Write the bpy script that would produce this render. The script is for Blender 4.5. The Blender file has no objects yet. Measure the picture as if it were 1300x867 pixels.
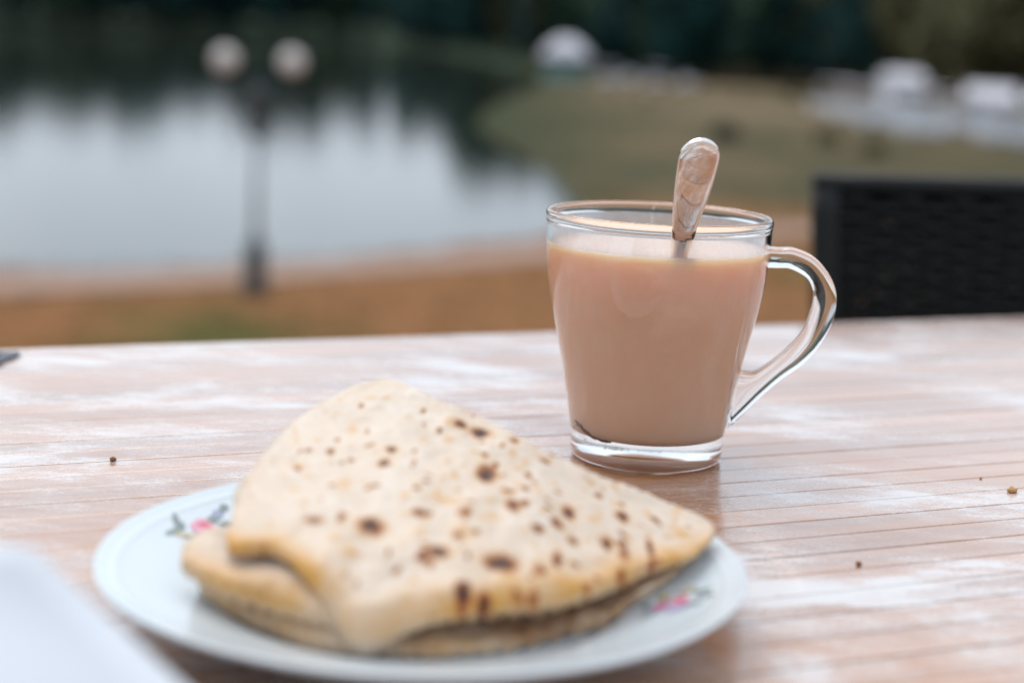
import bpy, bmesh, math, random
import numpy as np
from mathutils import Vector, Matrix, noise
R = math.radians
random.seed(7)
S = bpy.context.scene
COL = S.collection

# ------------------------------------------------------------------ camera
PITCH, ROLL, CAMZ = R(10.5), R(2.5), 0.91
cd = bpy.data.cameras.new('camera'); cam = bpy.data.objects.new('camera', cd); COL.objects.link(cam)
fw = Vector((0, math.cos(PITCH), -math.sin(PITCH)))
u0 = Vector((0, math.sin(PITCH), math.cos(PITCH))); r0 = Vector((1, 0, 0))
rt = math.cos(ROLL)*r0 + math.sin(ROLL)*u0; upv = -math.sin(ROLL)*r0 + math.cos(ROLL)*u0
mw = Matrix((rt, upv, -fw)).transposed().to_4x4(); mw.translation = (0, 0, CAMZ)
cam.matrix_world = mw
cd.sensor_width = 36; cd.lens = 2100/1300*36; cd.clip_start = 0.01; cd.clip_end = 4000
cd.dof.use_dof = True; cd.dof.focus_distance = 0.570; cd.dof.aperture_fstop = 5.4; cd.dof.aperture_blades = 0
S.camera = cam
# ------------------------------------------------------------------ light
SUN_AZ, SUN_EL = R(-28), R(58)          # azimuth from +Y (into the picture), negative = to the left
w = bpy.data.worlds.new('World'); S.world = w; w.use_nodes = True
nt = w.node_tree; nt.nodes.clear()
N = lambda t, **k: (lambda n: ([setattr(n, a, b) for a, b in k.items()], n)[1])(nt.nodes.new(t))
out = N('ShaderNodeOutputWorld'); bg = N('ShaderNodeBackground'); bg.inputs['Strength'].default_value = 0.094
sky = N('ShaderNodeTexSky'); sky.sky_type = 'NISHITA'; sky.sun_disc = False
sky.sun_elevation = SUN_EL; sky.sun_rotation = SUN_AZ; sky.dust_density = 4.0; sky.air_density = 1.2
tc = N('ShaderNodeTexCoord'); nz = N('ShaderNodeTexNoise'); nz.inputs['Scale'].default_value = 2.2; nz.inputs['Detail'].default_value = 4
rp = N('ShaderNodeValToRGB'); rp.color_ramp.elements[0].position = .3; rp.color_ramp.elements[1].position = .7
rp.color_ramp.elements[0].color = (6.1, 7.0, 8.2, 1); rp.color_ramp.elements[1].color = (9.2, 9.9, 10.8, 1)
mx = N('ShaderNodeMix', data_type='RGBA'); mx.inputs[0].default_value = 0.86       # closed cloud cover over the sky
nt.links.new(tc.outputs['Generated'], nz.inputs['Vector']); nt.links.new(nz.outputs['Fac'], rp.inputs['Fac'])
nt.links.new(sky.outputs[0], mx.inputs[6]); nt.links.new(rp.outputs[0], mx.inputs[7])
nt.links.new(mx.outputs[2], bg.inputs['Color']); nt.links.new(bg.outputs[0], out.inputs['Surface'])
sd = bpy.data.lights.new('sun', 'SUN'); sun = bpy.data.objects.new('sun', sd); COL.objects.link(sun)
sd.energy = 1.1; sd.angle = R(40); sd.color = (1, .95, .88)
sdir = Vector((math.sin(SUN_AZ)*math.cos(SUN_EL), math.cos(SUN_AZ)*math.cos(SUN_EL), math.sin(SUN_EL)))
sun.rotation_euler = sdir.to_track_quat('Z', 'Y').to_euler(); sun.location = sdir*30
vs = S.view_settings; vs.view_transform = 'Standard'; vs.look = 'None'; vs.gamma = 1; vs.use_curve_mapping = False
vs.exposure = 0.54
S.render.engine = 'CYCLES'
cy = S.cycles; cy.use_denoising = True; cy.max_bounces = 18; cy.transmission_bounces = 16; cy.glossy_bounces = 6
cy.diffuse_bounces = 4; cy.transparent_max_bounces = 16; cy.sample_clamp_indirect = 8

# ------------------------------------------------------------------ materials
class M:
    def __init__(s, name):
        s.m = bpy.data.materials.new(name); s.m.use_nodes = True; s.t = s.m.node_tree
        s.b = s.t.nodes['Principled BSDF']; s.o = s.t.nodes['Material Output']
    def n(s, typ, **k):
        x = s.t.nodes.new(typ)
        for a, v in k.items():
            if a in x.inputs: x.inputs[a].default_value = v
            else: setattr(x, a, v)
        return x
    def l(s, a, b): s.t.links.new(a, b)
    def set(s, **k):
        for a, v in k.items(): s.b.inputs[a.replace('_', ' ')].default_value = v
        return s
    def noise(s, scale, detail=4, vec=None, rough=.55, dist=0):
        x = s.n('ShaderNodeTexNoise'); x.inputs['Scale'].default_value = scale; x.inputs['Detail'].default_value = detail
        x.inputs['Roughness'].default_value = rough; x.inputs['Distortion'].default_value = dist
        if vec is not None: s.l(vec, x.inputs['Vector'])
        return x.outputs['Fac']
    def ramp(s, fac, stops):
        x = s.n('ShaderNodeValToRGB'); e = x.color_ramp.elements
        while len(e) < len(stops): e.new(.5)
        for i, (p, c) in enumerate(stops):
            e[i].position = p; e[i].color = (c, c, c, 1) if isinstance(c, (int, float)) else (*c, 1)
        s.l(fac, x.inputs[0]); return x.outputs[0]
    def mix(s, fac, a, b, mode='MIX'):
        x = s.n('ShaderNodeMix', data_type='RGBA', blend_type=mode)
        for ix, v in ((0, fac), (6, a), (7, b)):
            sock = x.inputs[ix]
            if isinstance(v, (int, float)): sock.default_value = v if ix == 0 else (v, v, v, 1)
            elif isinstance(v, tuple): sock.default_value = (*v, 1)
            else: s.l(v, sock)
        return x.outputs[2]
    def math(s, op, a, b=0.0, clamp=False):
        x = s.n('ShaderNodeMath', operation=op, use_clamp=clamp)
        for i, v in enumerate((a, b)):
            if isinstance(v, (int, float)): x.inputs[i].default_value = v
            else: s.l(v, x.inputs[i])
        return x.outputs[0]
    def coord(s, kind='Object', scale=None, loc=None):
        x = s.n('ShaderNodeTexCoord').outputs[kind]
        if scale or loc is not None:
            mp = s.n('ShaderNodeMapping'); s.l(x, mp.inputs[0])
            if scale: mp.inputs['Scale'].default_value = scale
            if loc is not None:
                if isinstance(loc, tuple): mp.inputs['Location'].default_value = loc
                else: s.l(loc, mp.inputs['Location'])
            x = mp.outputs[0]
        return x
    def pos(s, scale=None, rz=0):
        x = s.n('ShaderNodeNewGeometry').outputs['Position']
        mp = s.n('ShaderNodeMapping'); s.l(x, mp.inputs[0]); mp.inputs['Rotation'].default_value = (0, 0, rz)
        if scale: mp.inputs['Scale'].default_value = scale
        return mp.outputs[0]
    def bump(s, h, strength=.3, dist=.001):
        x = s.n('ShaderNodeBump', Strength=strength, Distance=dist); s.l(h, x.inputs['Height']); s.l(x.outputs[0], s.b.inputs['Normal'])
    def col(s, c): s.l(c, s.b.inputs['Base Color']); return s
    def attr(s, name):
        x = s.n('ShaderNodeAttribute'); x.attribute_name = name; return x.outputs['Fac']

def plain(name, c, rough=.5, metal=0, var=.15, sc=30, **k):
    m = M(name); m.set(Roughness=rough, Metallic=metal, **k)
    f = m.noise(sc, 4, m.coord())
    m.col(m.mix(f, tuple(x*(1-var) for x in c), tuple(min(1, x*(1+var)) for x in c)))
    return m.m

YAW = R(23)
# dusty varnished wood of the table
m = M('table_wood'); rnd = m.n('ShaderNodeObjectInfo').outputs['Random']
off = m.n('ShaderNodeCombineXYZ'); m.l(m.math('MULTIPLY', rnd, 37.0), off.inputs[0]); m.l(m.math('MULTIPLY', rnd, 11.0), off.inputs[1])
g1 = m.noise(1, 6, m.coord('Object', (9, 190, 90), off.outputs[0]), .6, .6)
g2 = m.noise(1, 3, m.coord('Object', (2.2, 40, 40), off.outputs[0]), .5, .3)
wood = m.mix(g2, (.33, .118, .034), (.64, .285, .098))
wood = m.mix(m.ramp(g1, [(.35, 0), (.72, 1)]), m.mix(.45, wood, (.14, .052, .02)), wood)
tone = m.ramp(rnd, [(0, .78), (1, 1.18)])
wood = m.mix(1.0, wood, tone, 'MULTIPLY')
P = m.pos((1, 1, 1), -YAW)
dustA = m.noise(1, 10, m.pos((8, 16, 8), -YAW), .70, .5)
dustB = m.noise(1, 8, m.pos((40, 110, 40), -YAW), .72, .2)
speck = m.noise(800, 4, P, .85)
d = m.math('ADD', m.math('MULTIPLY', dustA, 1.35), m.math('MULTIPLY', dustB, .42))
d = m.math('ADD', d, m.math('MULTIPLY', speck, .42))
dust = m.ramp(m.math('SUBTRACT', d, .268), [(.70, 0.0), (.86, .30), (.99, .95)])
m.col(m.mix(dust, wood, (.62, .60, .60)))
rr = m.ramp(dust, [(0, .13), (.5, .34), (1, .7)]); m.l(rr, m.b.inputs['Roughness'])
m.set(IOR=1.55, Coat_Weight=.85, Coat_Roughness=.12, Coat_IOR=1.5)
hb = m.math('ADD', m.math('MULTIPLY', g1, .5), m.math('MULTIPLY', speck, .35)); m.bump(hb, .12, .0006)
WOOD = m.m
DARKWOOD = plain('dark_under_wood', (.10, .05, .025), .6)
# glass
m = M('clear_glass'); m.set(Base_Color=(.985, .995, .99, 1), Roughness=0.0, IOR=1.48, Transmission_Weight=1.0); GLASS = m.m
# fogged film inside the mug
m = M('steam_fog'); tr = m.n('ShaderNodeBsdfTransparent'); df = m.n('ShaderNodeBsdfDiffuse'); tl = m.n('ShaderNodeBsdfTranslucent')
df.inputs[0].default_value = (.80, .84, .92, 1); tl.inputs[0].default_value = (.80, .84, .92, 1)
ms = m.n('ShaderNodeMixShader'); m.l(df.outputs[0], ms.inputs[1]); m.l(tl.outputs[0], ms.inputs[2]); ms.inputs[0].default_value = .5
fz = m.noise(60, 4, m.coord()); fine = m.noise(900, 2, m.coord())
fac = m.math('ADD', m.ramp(fz, [(.3, .28), (.75, .52)]), m.math('MULTIPLY', fine, .16))
m2 = m.n('ShaderNodeMixShader'); m.l(fac, m2.inputs[0]); m.l(tr.outputs[0], m2.inputs[1]); m.l(ms.outputs[0], m2.inputs[2]); m.l(m2.outputs[0], m.o.inputs['Surface'])
FOG = m.m
# milk tea
m = M('milk_tea'); a = m.noise(55, 4, m.coord(), .5, 1.5)
m.col(m.mix(a, (.92, .58, .40), (.95, .65, .475)))
m.set(Roughness=.22, Subsurface_Weight=.75, Subsurface_Scale=.014, Subsurface_Radius=(1, .6, .4)); TEA = m.m
RESIDUE = plain('tea_residue', (.16, .055, .025), .5, var=.5, sc=400)
m = M('steel'); m.set(Metallic=1.0, Roughness=.075, Base_Color=(.80, .77, .74, 1)); sm = m.noise(90, 4, m.coord()); m.l(m.ramp(sm, [(.45, .03), (.8, .12)]), m.b.inputs['Roughness']); STEEL = m.m
ENGRAVE = plain('engraving', (.05, .03, .025), .5)
m = M('porcelain'); f = m.noise(25, 3, m.coord()); m.col(m.mix(f, (.59, .66, .70), (.65, .715, .75))); m.set(Roughness=.16, IOR=1.5, Coat_Weight=.3, Coat_Roughness=.05); CERAMIC = m.m
PRINT = {k: plain('print_'+k, c, .3, var=.25, sc=500) for k, c in dict(pink=(.70, .32, .42), rose=(.62, .12, .19), lilac=(.42, .30, .52), leaf=(.21, .26, .25), tan=(.52, .42, .26), yellow=(.58, .50, .22), blue=(.32, .34, .50)).items()}
# flatbread
def bread(name, top):
    m = M(name); co = m.coord(); ch = m.attr('char'); go = m.attr('gold')
    base = m.mix(m.noise(60, 4, co), (.56, .445, .34), (.69, .58, .475))
    blot = m.ramp(m.noise(170, 4, co, .6), [(.5, 0), (.72, .55)])
    base = m.mix(blot, base, (.72, .645, .58))
    gn = m.math('MULTIPLY', go, m.ramp(m.noise(90, 4, co), [(.3, .55), (.65, 1.2)]), True)
    base = m.mix(gn, base, (.58, .30, .07))
    v = m.n('ShaderNodeTexVoronoi'); v.inputs['Scale'].default_value = 210; v.inputs['Randomness'].default_value = 1; m.l(co, v.inputs['Vector'])
    tiny = m.ramp(v.outputs['Distance'], [(.10, 1), (.26, 0)])
    gate = m.ramp(m.noise(75, 3, co), [(.50, 0), (.62, 1)])
    base = m.mix(m.math('MULTIPLY', m.math('MULTIPLY', tiny, gate), .75), base, (.42, .20, .08))
    rag = m.math('MULTIPLY', ch, m.ramp(m.noise(420, 3, co), [(.25, .65), (.7, 1.3)]), True)
    c = m.ramp(rag, [(.0, (1, 1, 1)), (.12, (1, 1, 1)), (.30, (.74, .46, .22)), (.52, (.33, .12, .05)), (.80, (.085, .035, .022)), (1, (.045, .028, .026))])
    base = m.mix(1.0, base, c, 'MULTIPLY')
    if not top:
        br = m.ramp(m.noise(42, 5, co, .6, .8), [(.50, 0), (.72, .7)]); base = m.mix(m.math('MULTIPLY', br, m.attr('toast'), True), base, (.22, .085, .028))
    m.col(base); m.set(Roughness=.48, Subsurface_Weight=.25, Subsurface_Scale=.003, Subsurface_Radius=(1, .6, .35), IOR=1.42)
    h = m.math('ADD', m.noise(150, 5, co), m.math('MULTIPLY', m.noise(700, 3, co), .4)); m.bump(h, .35, .0012)
    return m.m
BREAD_T, BREAD_L = bread('bread_top', True), bread('bread_lower', False)
m = M('paper_napkin'); f = m.noise(700, 3, m.coord()); m.bump(f, .25, .0004); m.set(Base_Color=(.68, .71, .75, 1), Roughness=.9); PAPER = m.m
CRUMB = plain('crumb_brown', (.22, .08, .03), .7, var=.4, sc=900); CRUMB2 = plain('crumb_tan', (.5, .26, .1), .7, var=.4, sc=900)
SLATE = plain('slate_scrap', (.05, .06, .085), .5)
RATTAN = plain('black_rattan', (.004, .005, .0052), .42, var=.3, sc=60, Specular_IOR_Level=.25)
IRON = plain('grey_metal', (.085, .092, .10), .5); DIRON = plain('dark_metal', (.02, .024, .028), .5)
m = M('opal_glass'); m.set(Base_Color=(.64, .59, .56, 1), Roughness=.25); GLOBE = m.m
m = M('deck_paving'); br_ = m.n('ShaderNodeTexBrick'); m.l(m.coord('Object', (2, 2, 2)), br_.inputs[0]); br_.inputs['Color1'].default_value = (.3, .27, .24, 1); br_.inputs['Color2'].default_value = (.34, .3, .27, 1); br_.inputs['Mortar'].default_value = (.15, .14, .13, 1)
m.col(br_.outputs[0]); m.set(Roughness=.8); DECK = m.m
m = M('bank_ground'); p = m.pos(); big = m.noise(.16, 4, p, .55); mid = m.noise(1.3, 5, p, .6); far = m.noise(.02, 3, p)
c1 = m.mix(mid, (.185, .082, .032), (.28, .138, .062)); c2 = m.mix(mid, (.06, .065, .018), (.11, .105, .034))
gc = m.mix(m.ramp(big, [(.50, 0), (.66, 1)]), c1, c2)
z = m.n('ShaderNodeSeparateXYZ'); m.l(p, z.inputs[0])
fy = m.ramp(m.math('DIVIDE', z.outputs[1], 400.0), [(.22, 0), (.45, 1)])
gc = m.mix(fy, gc, m.mix(far, (.016, .036, .024), (.045, .062, .034)))
ol = m.mix(m.ramp(m.noise(.13, 5, p, .65), [(.36, 0), (.64, 1)]), (.055, .050, .026), (.155, .112, .062)); ol = m.mix(m.ramp(m.noise(.3, 3, p), [(.45, 0), (.7, 1)]), ol, (.036, .046, .022))
ol = m.mix(m.attr('sedge'), ol, m.mix(m.noise(.4, 3, p), (.022, .036, .016), (.055, .058, .026)))
gc = m.mix(m.attr('olive'), gc, ol)
gc = m.mix(m.math('MULTIPLY', m.attr('sand'), m.ramp(m.noise(.05, 3, p), [(.42, .1), (.6, 1)])), gc, (.20, .145, .09))
m.col(gc); m.set(Roughness=.95, Specular_IOR_Level=.05); m.bump(mid, .5, .05); GROUND = m.m
PATH = plain('path_gravel', (.30, .195, .145), .95, var=.2, sc=2)
m = M('lake_water'); m.set(Base_Color=(.026, .033, .022, 1), Roughness=.04, IOR=1.333)
a = m.noise(1, 3, m.pos((.5, 1.1, 1))); b = m.noise(1, 2, m.pos((2.2, 4.5, 1))); m.bump(m.math('ADD', a, m.math('MULTIPLY', b, .3)), .10, .08); WATER = m.m
LEAF = []  # leaf colours lightened and tinted teal to stand in for distance haze
for i, (a, b) in enumerate([((.009, .037, .037), (.020, .062, .054)), ((.020, .048, .033), (.048, .082, .050)), ((.062, .064, .030), (.12, .108, .052)), ((.007, .034, .038), (.017, .056, .056))]):
    m = M('foliage_%d' % i); f = m.noise(.9, 3, m.coord()); m.col(m.mix(f, a, b)); m.set(Roughness=.8, Specular_IOR_Level=.12); LEAF.append(m.m)
BARK = plain('bark', (.09, .065, .045), .9, sc=3)
GRASSM = []
for i, c in enumerate([(.22, .125, .055), (.11, .105, .034), (.17, .095, .042)]): GRASSM.append(plain('grass_%d' % i, c, .9, var=.3, sc=2, Specular_IOR_Level=.05))
BWHITE = plain('white_fibreglass', (.68, .70, .74), .35, var=.06, sc=4); BTEAL = plain('teal_paint', (.16, .30, .28), .5, sc=4); BGREY = plain('grey_fibreglass', (.42, .43, .46), .5, sc=4); SKIRT = plain('red_brown_paint', (.32, .14, .10), .6)
CANVAS = plain('white_canvas', (.62, .61, .65), .8, var=.05, sc=3)

# ------------------------------------------------------------------ helpers
def mesh_obj(name, verts, faces, mat, parent=None, smooth=True, loc=None):
    me = bpy.data.meshes.new(name); me.from_pydata([tuple(v) for v in verts], [], faces); me.update()
    if smooth: me.polygons.foreach_set('use_smooth', [True]*len(me.polygons))
    for mm in (mat if isinstance(mat, list) else [mat]): me.materials.append(mm)
    return link(name, me, parent, loc)
def link(name, me, parent=None, loc=None):
    o = bpy.data.objects.new(name, me); COL.objects.link(o)
    if parent: o.parent = parent
    if loc is not None: o.location = loc
    return o
def bm_obj(name, bm, mat, parent=None, smooth=True, loc=None):
    bmesh.ops.recalc_face_normals(bm, faces=bm.faces)
    me = bpy.data.meshes.new(name); bm.to_mesh(me); bm.free()
    if smooth: me.polygons.foreach_set('use_smooth', [True]*len(me.polygons))
    for mm in (mat if isinstance(mat, list) else [mat]): me.materials.append(mm)
    return link(name, me, parent, loc)
def thing(name, label, cat, loc=(0, 0, 0), rz=0, group=None):
    o = bpy.data.objects.new(name, None); COL.objects.link(o); o.location = loc; o.rotation_euler = (0, 0, rz); o.empty_display_size = .02
    return tag(o, label, cat, group)
def tag(o, label, cat, group=None):
    o['label'] = label; o['category'] = cat
    if group: o['group'] = group
    return o
def struct(o): o['kind'] = 'structure'; return o
def box(bm, x0, x1, y0, y1, z0, z1, bev=0, seg=1, mat=None):
    vs_ = [bm.verts.new((x, y, z)) for x in (x0, x1) for y in (y0, y1) for z in (z0, z1)]
    mk = lambda *i: bm.faces.new([vs_[j] for j in i])
    fs = [mk(0, 1, 3, 2), mk(4, 6, 7, 5), mk(0, 4, 5, 1), mk(2, 3, 7, 6), mk(0, 2, 6, 4), mk(1, 5, 7, 3)]
    if mat is not None:
        for f in fs: f.material_index = mat
    if bev:
        es = list({e for f in fs for e in f.edges}); bmesh.ops.bevel(bm, geom=es, offset=bev, segments=seg, affect='EDGES', profile=.5)
    return bm
def tube(bm, pts, rad, seg=10, cap=True, mat=0):
    pts = [Vector(p) for p in pts]; rad = rad if isinstance(rad, (list, tuple)) else [rad]*len(pts); rings = []
    prev = None
    for i, p in enumerate(pts):
        t = (pts[min(i+1, len(pts)-1)]-pts[max(i-1, 0)]).normalized()
        a = prev - t*prev.dot(t) if prev else t.orthogonal(); a.normalize(); prev = a; b = t.cross(a)
        rings.append([bm.verts.new(p+(a*math.cos(k*2*math.pi/seg)+b*math.sin(k*2*math.pi/seg))*rad[i]) for k in range(seg)])
    for i in range(len(rings)-1):
        for k in range(seg): bm.faces.new((rings[i][k], rings[i][(k+1) % seg], rings[i+1][(k+1) % seg], rings[i+1][k])).material_index = mat
    if cap: bm.faces.new(rings[0][::-1]).material_index = mat; bm.faces.new(rings[-1]).material_index = mat
    return bm
def catmull(pts, n, closed=False):
    P_ = [Vector(p) for p in pts]; out_ = []; L = len(P_); segs = L if closed else L-1
    for i in range(segs):
        g = (lambda k: P_[k % L]) if closed else (lambda k: P_[min(max(k, 0), L-1)])
        a, b, c, d = g(i-1), g(i), g(i+1), g(i+2)
        for k in range(n):
            t = k/n; out_.append(.5*((2*b)+(c-a)*t+(2*a-5*b+4*c-d)*t*t+(3*b-a-3*c+d)*t**3))
    if not closed: out_.append(P_[-1])
    return out_
def lathe(prof, seg=96, rfun=None, close_ends=True):
    """prof: list of (r,z); r==0 ends become poles"""
    verts, faces, rows = [], [], []
    for r, z in prof:
        if r < 1e-7: rows.append([len(verts)]); verts.append((0, 0, z))
        else:
            row = []
            for k in range(seg):
                a = 2*math.pi*k/seg; q = r*(rfun(a, r) if rfun else 1); row.append(len(verts)); verts.append((q*math.cos(a), q*math.sin(a), z))
            rows.append(row)
    for i in range(len(rows)-1):
        A, B = rows[i], rows[i+1]
        for k in range(seg):
            k2 = (k+1) % seg
            if len(A) == 1 and len(B) == 1: continue
            if len(A) == 1: faces.append((A[0], B[k2], B[k]))
            elif len(B) == 1: faces.append((A[k], A[k2], B[0]))
            else: faces.append((A[k], A[k2], B[k2], B[k]))
    return verts, faces
def smooth_step(a, b, x): t = min(1, max(0, (x-a)/(b-a))); return t*t*(3-2*t)
TZ = .757

# ================================================================== SETTING
LAKE = [(-70, 4), (-25, 24), (-9.7, 30.8), (-5.1, 33), (.4, 39.6), (1.7, 45), (1.7, 53), (.9, 62), (-.75, 75.6), (-2.6, 87.5), (-2.6, 104), (-1.0, 130), (1.2, 168), (2.2, 215), (-8, 300), (-26, 420), (-62, 690), (-180, 590), (-320, 440), (-290, 130), (-130, 0)]
LK = np.array(LAKE, float)
def lake_sd(px, py):
    """signed distance to the lake outline, negative inside"""
    best = np.full(px.shape, 1e18); inside = np.zeros(px.shape, bool)
    for i in range(len(LK)):
        a, b = LK[i], LK[(i+1) % len(LK)]; d = b-a
        t = np.clip(((px-a[0])*d[0]+(py-a[1])*d[1])/(d@d), 0, 1)
        best = np.minimum(best, (px-a[0]-t*d[0])**2+(py-a[1]-t*d[1])**2)
        c = ((a[1] > py) != (b[1] > py)) & (px < (b[0]-a[0])*(py-a[1])/((b[1]-a[1]) if b[1] != a[1] else 1e-9)+a[0]); inside ^= c
    return np.where(inside, -np.sqrt(best), np.sqrt(best))
def sstep(a, b, x): t = np.clip((x-a)/(b-a), 0, 1); return t*t*(3-2*t)
def ground_z(px, py):
    px = np.asarray(px, float); py = np.asarray(py, float)
    d = lake_sd(px, py); rho = np.hypot(px, py)
    z = np.where(d < 0, -4-.25*np.minimum(-d, 8), -4+.4*sstep(0, 1.6, d))
    farw = sstep(70, 160, rho)*np.where(py > 0, 1, .3)
    z = z + farw*np.minimum(np.maximum(d-5-27*sstep(-10, 4, px)*(1-sstep(190, 270, py)), 0)*.16, 34)
    z = z + .12*np.sin(px*.35+1)*np.cos(py*.27)*sstep(2, 8, d)*sstep(10, 18, rho)
    mound = 1-sstep(3.2, 13.5, np.where(py > 0, rho, np.abs(px)*.6))
    return z*(1-mound)+(-.12)*mound
na = 260; rs = np.concatenate([[0.0], np.geomspace(.8, 2600, 150)])
verts, faces = [(0, 0, -.12)], []
ang = np.linspace(0, 2*np.pi, na, endpoint=False)
A_, R_ = np.meshgrid(ang, rs[1:]); X_, Y_ = R_*np.sin(A_), R_*np.cos(A_); Z_ = ground_z(X_, Y_)
verts += list(zip(X_.ravel(), Y_.ravel(), Z_.ravel()))
for k in range(na): faces.append((0, 1+(k+1) % na, 1+k))
for i in range(len(rs)-2):
    for k in range(na):
        a, b = 1+i*na+k, 1+i*na+(k+1) % na; faces.append((a, b, b+na, a+na))
gobj = struct(mesh_obj('ground', verts, faces, GROUND)); dl = lake_sd(X_, Y_)
oliv = sstep(43, 50, Y_)*sstep(-14, -7, X_)*(1-sstep(230, 300, Y_)); at = gobj.data.attributes.new('olive', 'FLOAT', 'POINT'); at.data.foreach_set('value', np.concatenate([[0], oliv.ravel()]).astype(np.float32))
sedge = sstep(7, -3, X_); at = gobj.data.attributes.new('sedge', 'FLOAT', 'POINT'); at.data.foreach_set('value', np.concatenate([[0], sedge.ravel()]).astype(np.float32))
sand = sstep(84, 120, Y_)*sstep(4, 12, X_)*(1-sstep(170, 200, Y_)); at = gobj.data.attributes.new('sand', 'FLOAT', 'POINT'); at.data.foreach_set('value', np.concatenate([[0], sand.ravel()]).astype(np.float32))
wv = [(x*1.015, y*1.003, -4.02) for x, y in LAKE]
bm = bmesh.new(); f = bm.faces.new([bm.verts.new((x, y, -4.0)) for x, y in [(-400, -40), (60, -40), (60, 760), (-400, 760)]])
struct(bm_obj('lake', bm, WATER, smooth=False))
# gravel path along the shore
pc = catmull([(-60, 5, 0), (-24, 20.3, 0), (-8.6, 27.4, 0), (-3.2, 31.2, 0), (2.8, 37.0, 0), (8.5, 42.5, 0), (17, 47, 0), (30, 52, 0)], 14)
pv, pf = [], []
for i, p in enumerate(pc):
    t = (pc[min(i+1, len(pc)-1)]-pc[max(i-1, 0)]).normalized(); nn = Vector((-t.y, t.x, 0))
    for s in (-1.0, -.35, .35, 1.0):
        q = p+nn*s*.85; pv.append((q.x, q.y, float(ground_z(q.x, q.y))+.035))
    if i:
        for k in range(3): a = (i-1)*4+k; pf.append((a, a+1, a+5, a+4))
struct(mesh_obj('path', pv, pf, PATH))
# terrace the table stands on
bm = bmesh.new(); box(bm, -4, 4, -5, 2.7, -.35, 0, .01); struct(bm_obj('terrace', bm, DECK, smooth=False))

# ================================================================== TABLE
T_ = Vector((math.cos(YAW), math.sin(YAW), 0)); Nn = Vector((-math.sin(YAW), math.cos(YAW), 0))
tb = thing('dining_table', 'brown slatted wooden table with worn dusty varnish under the plate and mug', 'table', (0, 0, 0), YAW)
SW = .0159; n0 = .5085 + SW*.0
bm = bmesh.new(); box(bm, -.48, .98, -SW/2+.00017, SW/2-.00017, -.016, 0, .0004, 2); me = bpy.data.meshes.new('slat'); bmesh.ops.recalc_face_normals(bm, faces=bm.faces); bm.to_mesh(me); bm.free(); me.materials.append(WOOD)
kmax = 17; kmin = -37
for k in range(kmin, kmax):
    o = link('slat', me, tb, (random.uniform(-.002, .002), n0+SW*(k+.5), TZ+random.uniform(-.00018, .00004)))
yf = n0+SW*kmax
bm = bmesh.new(); box(bm, -.48, .98, yf+.0003, yf+.007, -.028, 0, .0022, 3); bm_obj('edge_strip', bm, WOOD, tb, loc=(0, 0, TZ-.0003))
yn = n0+SW*kmin
bm = bmesh.new(); box(bm, -.48, .98, yn-.007, yn-.0003, -.028, 0, .0022, 3); bm_obj('edge_strip', bm, WOOD, tb, loc=(0, 0, TZ-.0003))
bm = bmesh.new(); box(bm, -.47, .97, yn, yf, TZ-.026, TZ-.0165); bm_obj('light_stop_panel', bm, DARKWOOD, tb, False)  # dark sheet added under the slats to stop light leaking through the gaps
for a, b in (((-.42, .92), (yn+.03, yn+.05)), ((-.42, .92), (yf-.05, yf-.03)), ((-.42, -.40), (yn+.051, yf-.051)), ((.90, .92), (yn+.051, yf-.051))):
    bm = bmesh.new(); box(bm, *a, *b, TZ-.085, TZ-.0265, .002); bm_obj('apron', bm, DARKWOOD, tb, False)
for x in (-.398, .848):
    for y in (yn+.052, yf-.102):
        bm = bmesh.new(); box(bm, x, x+.05, y, y+.05, 0, TZ-.0265, .003); bm_obj('leg', bm, DARKWOOD, tb, False)

# ================================================================== MUG
MUG = Vector((.0518, .6025, TZ+.0002))
mug = thing('glass_mug', 'clear glass mug with curved handle, filled with milky tea', 'mug', MUG, R(-4)); mug.scale = (1, 1, 1.008)
base_p = [(0, .0028), (.010, .0027), (.0195, .0019), (.0235, .0006), (.0255, 0)]
outer = [(.0255, 0), (.0275, .0007), (.0282, .0024), (.0284, .006), (.0288, .011), (.0304, .0205), (.0325, .0315), (.0353, .0444), (.0382, .0572), (.0402, .070), (.0409, .080), (.0411, .0862)]
bead = [(.0411, .0862), (.0415, .0882), (.0412, .0899), (.0402, .0906), (.0392, .0899), (.0388, .0882), (.0389, .0862)]
inner = [(.0389, .0862), (.0387, .080), (.0380, .070), (.0360, .0572), (.0331, .0444), (.0303, .0315), (.0283, .0205), (.0269, .0140), (.0252, .0112), (.0215, .0098), (.012, .0095), (0, .0094)]
def cr(pts, n): return [(max(v.x, 0), v.y) for v in catmull([(r, z, 0) for r, z in pts], n)]
innerc = cr(inner, 6)
prof = cr(base_p, 4)[:-1]+cr(outer, 5)[:-1]+cr(bead, 4)[:-1]+innerc
prof[0] = (0, prof[0][1]); prof[-1] = (0, prof[-1][1])
v, f = lathe(prof, 128); mesh_obj('cup_body', v, f, GLASS, mug)
def inner_r(z):
    pts = sorted([(zz, rr_) for rr_, zz in innerc])
    for a, b in zip(pts, pts[1:]):
        if a[0] <= z <= b[0]: return a[1]+(b[1]-a[1])*(z-a[0])/max(b[0]-a[0], 1e-9)
    return pts[-1][1]
O = [(.0402, .0803), (.0445, .0802), (.0493, .0803), (.0569, .0774), (.0631, .0708), (.0659, .0635), (.0651, .0543), (.061, .045), (.0557, .0381), (.0487, .0324), (.0419, .0257), (.0357, .0187), (.0298, .0120)]
I = [(.0402, .0728), (.0445, .0729), (.0487, .0727), (.0546, .0698), (.0573, .0655), (.0577, .0618), (.0571, .0578), (.0548, .0505), (.0497, .0436), (.0436, .0379), (.0385, .0343), (.0346, .0342), (.0322, .0350)]
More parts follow.
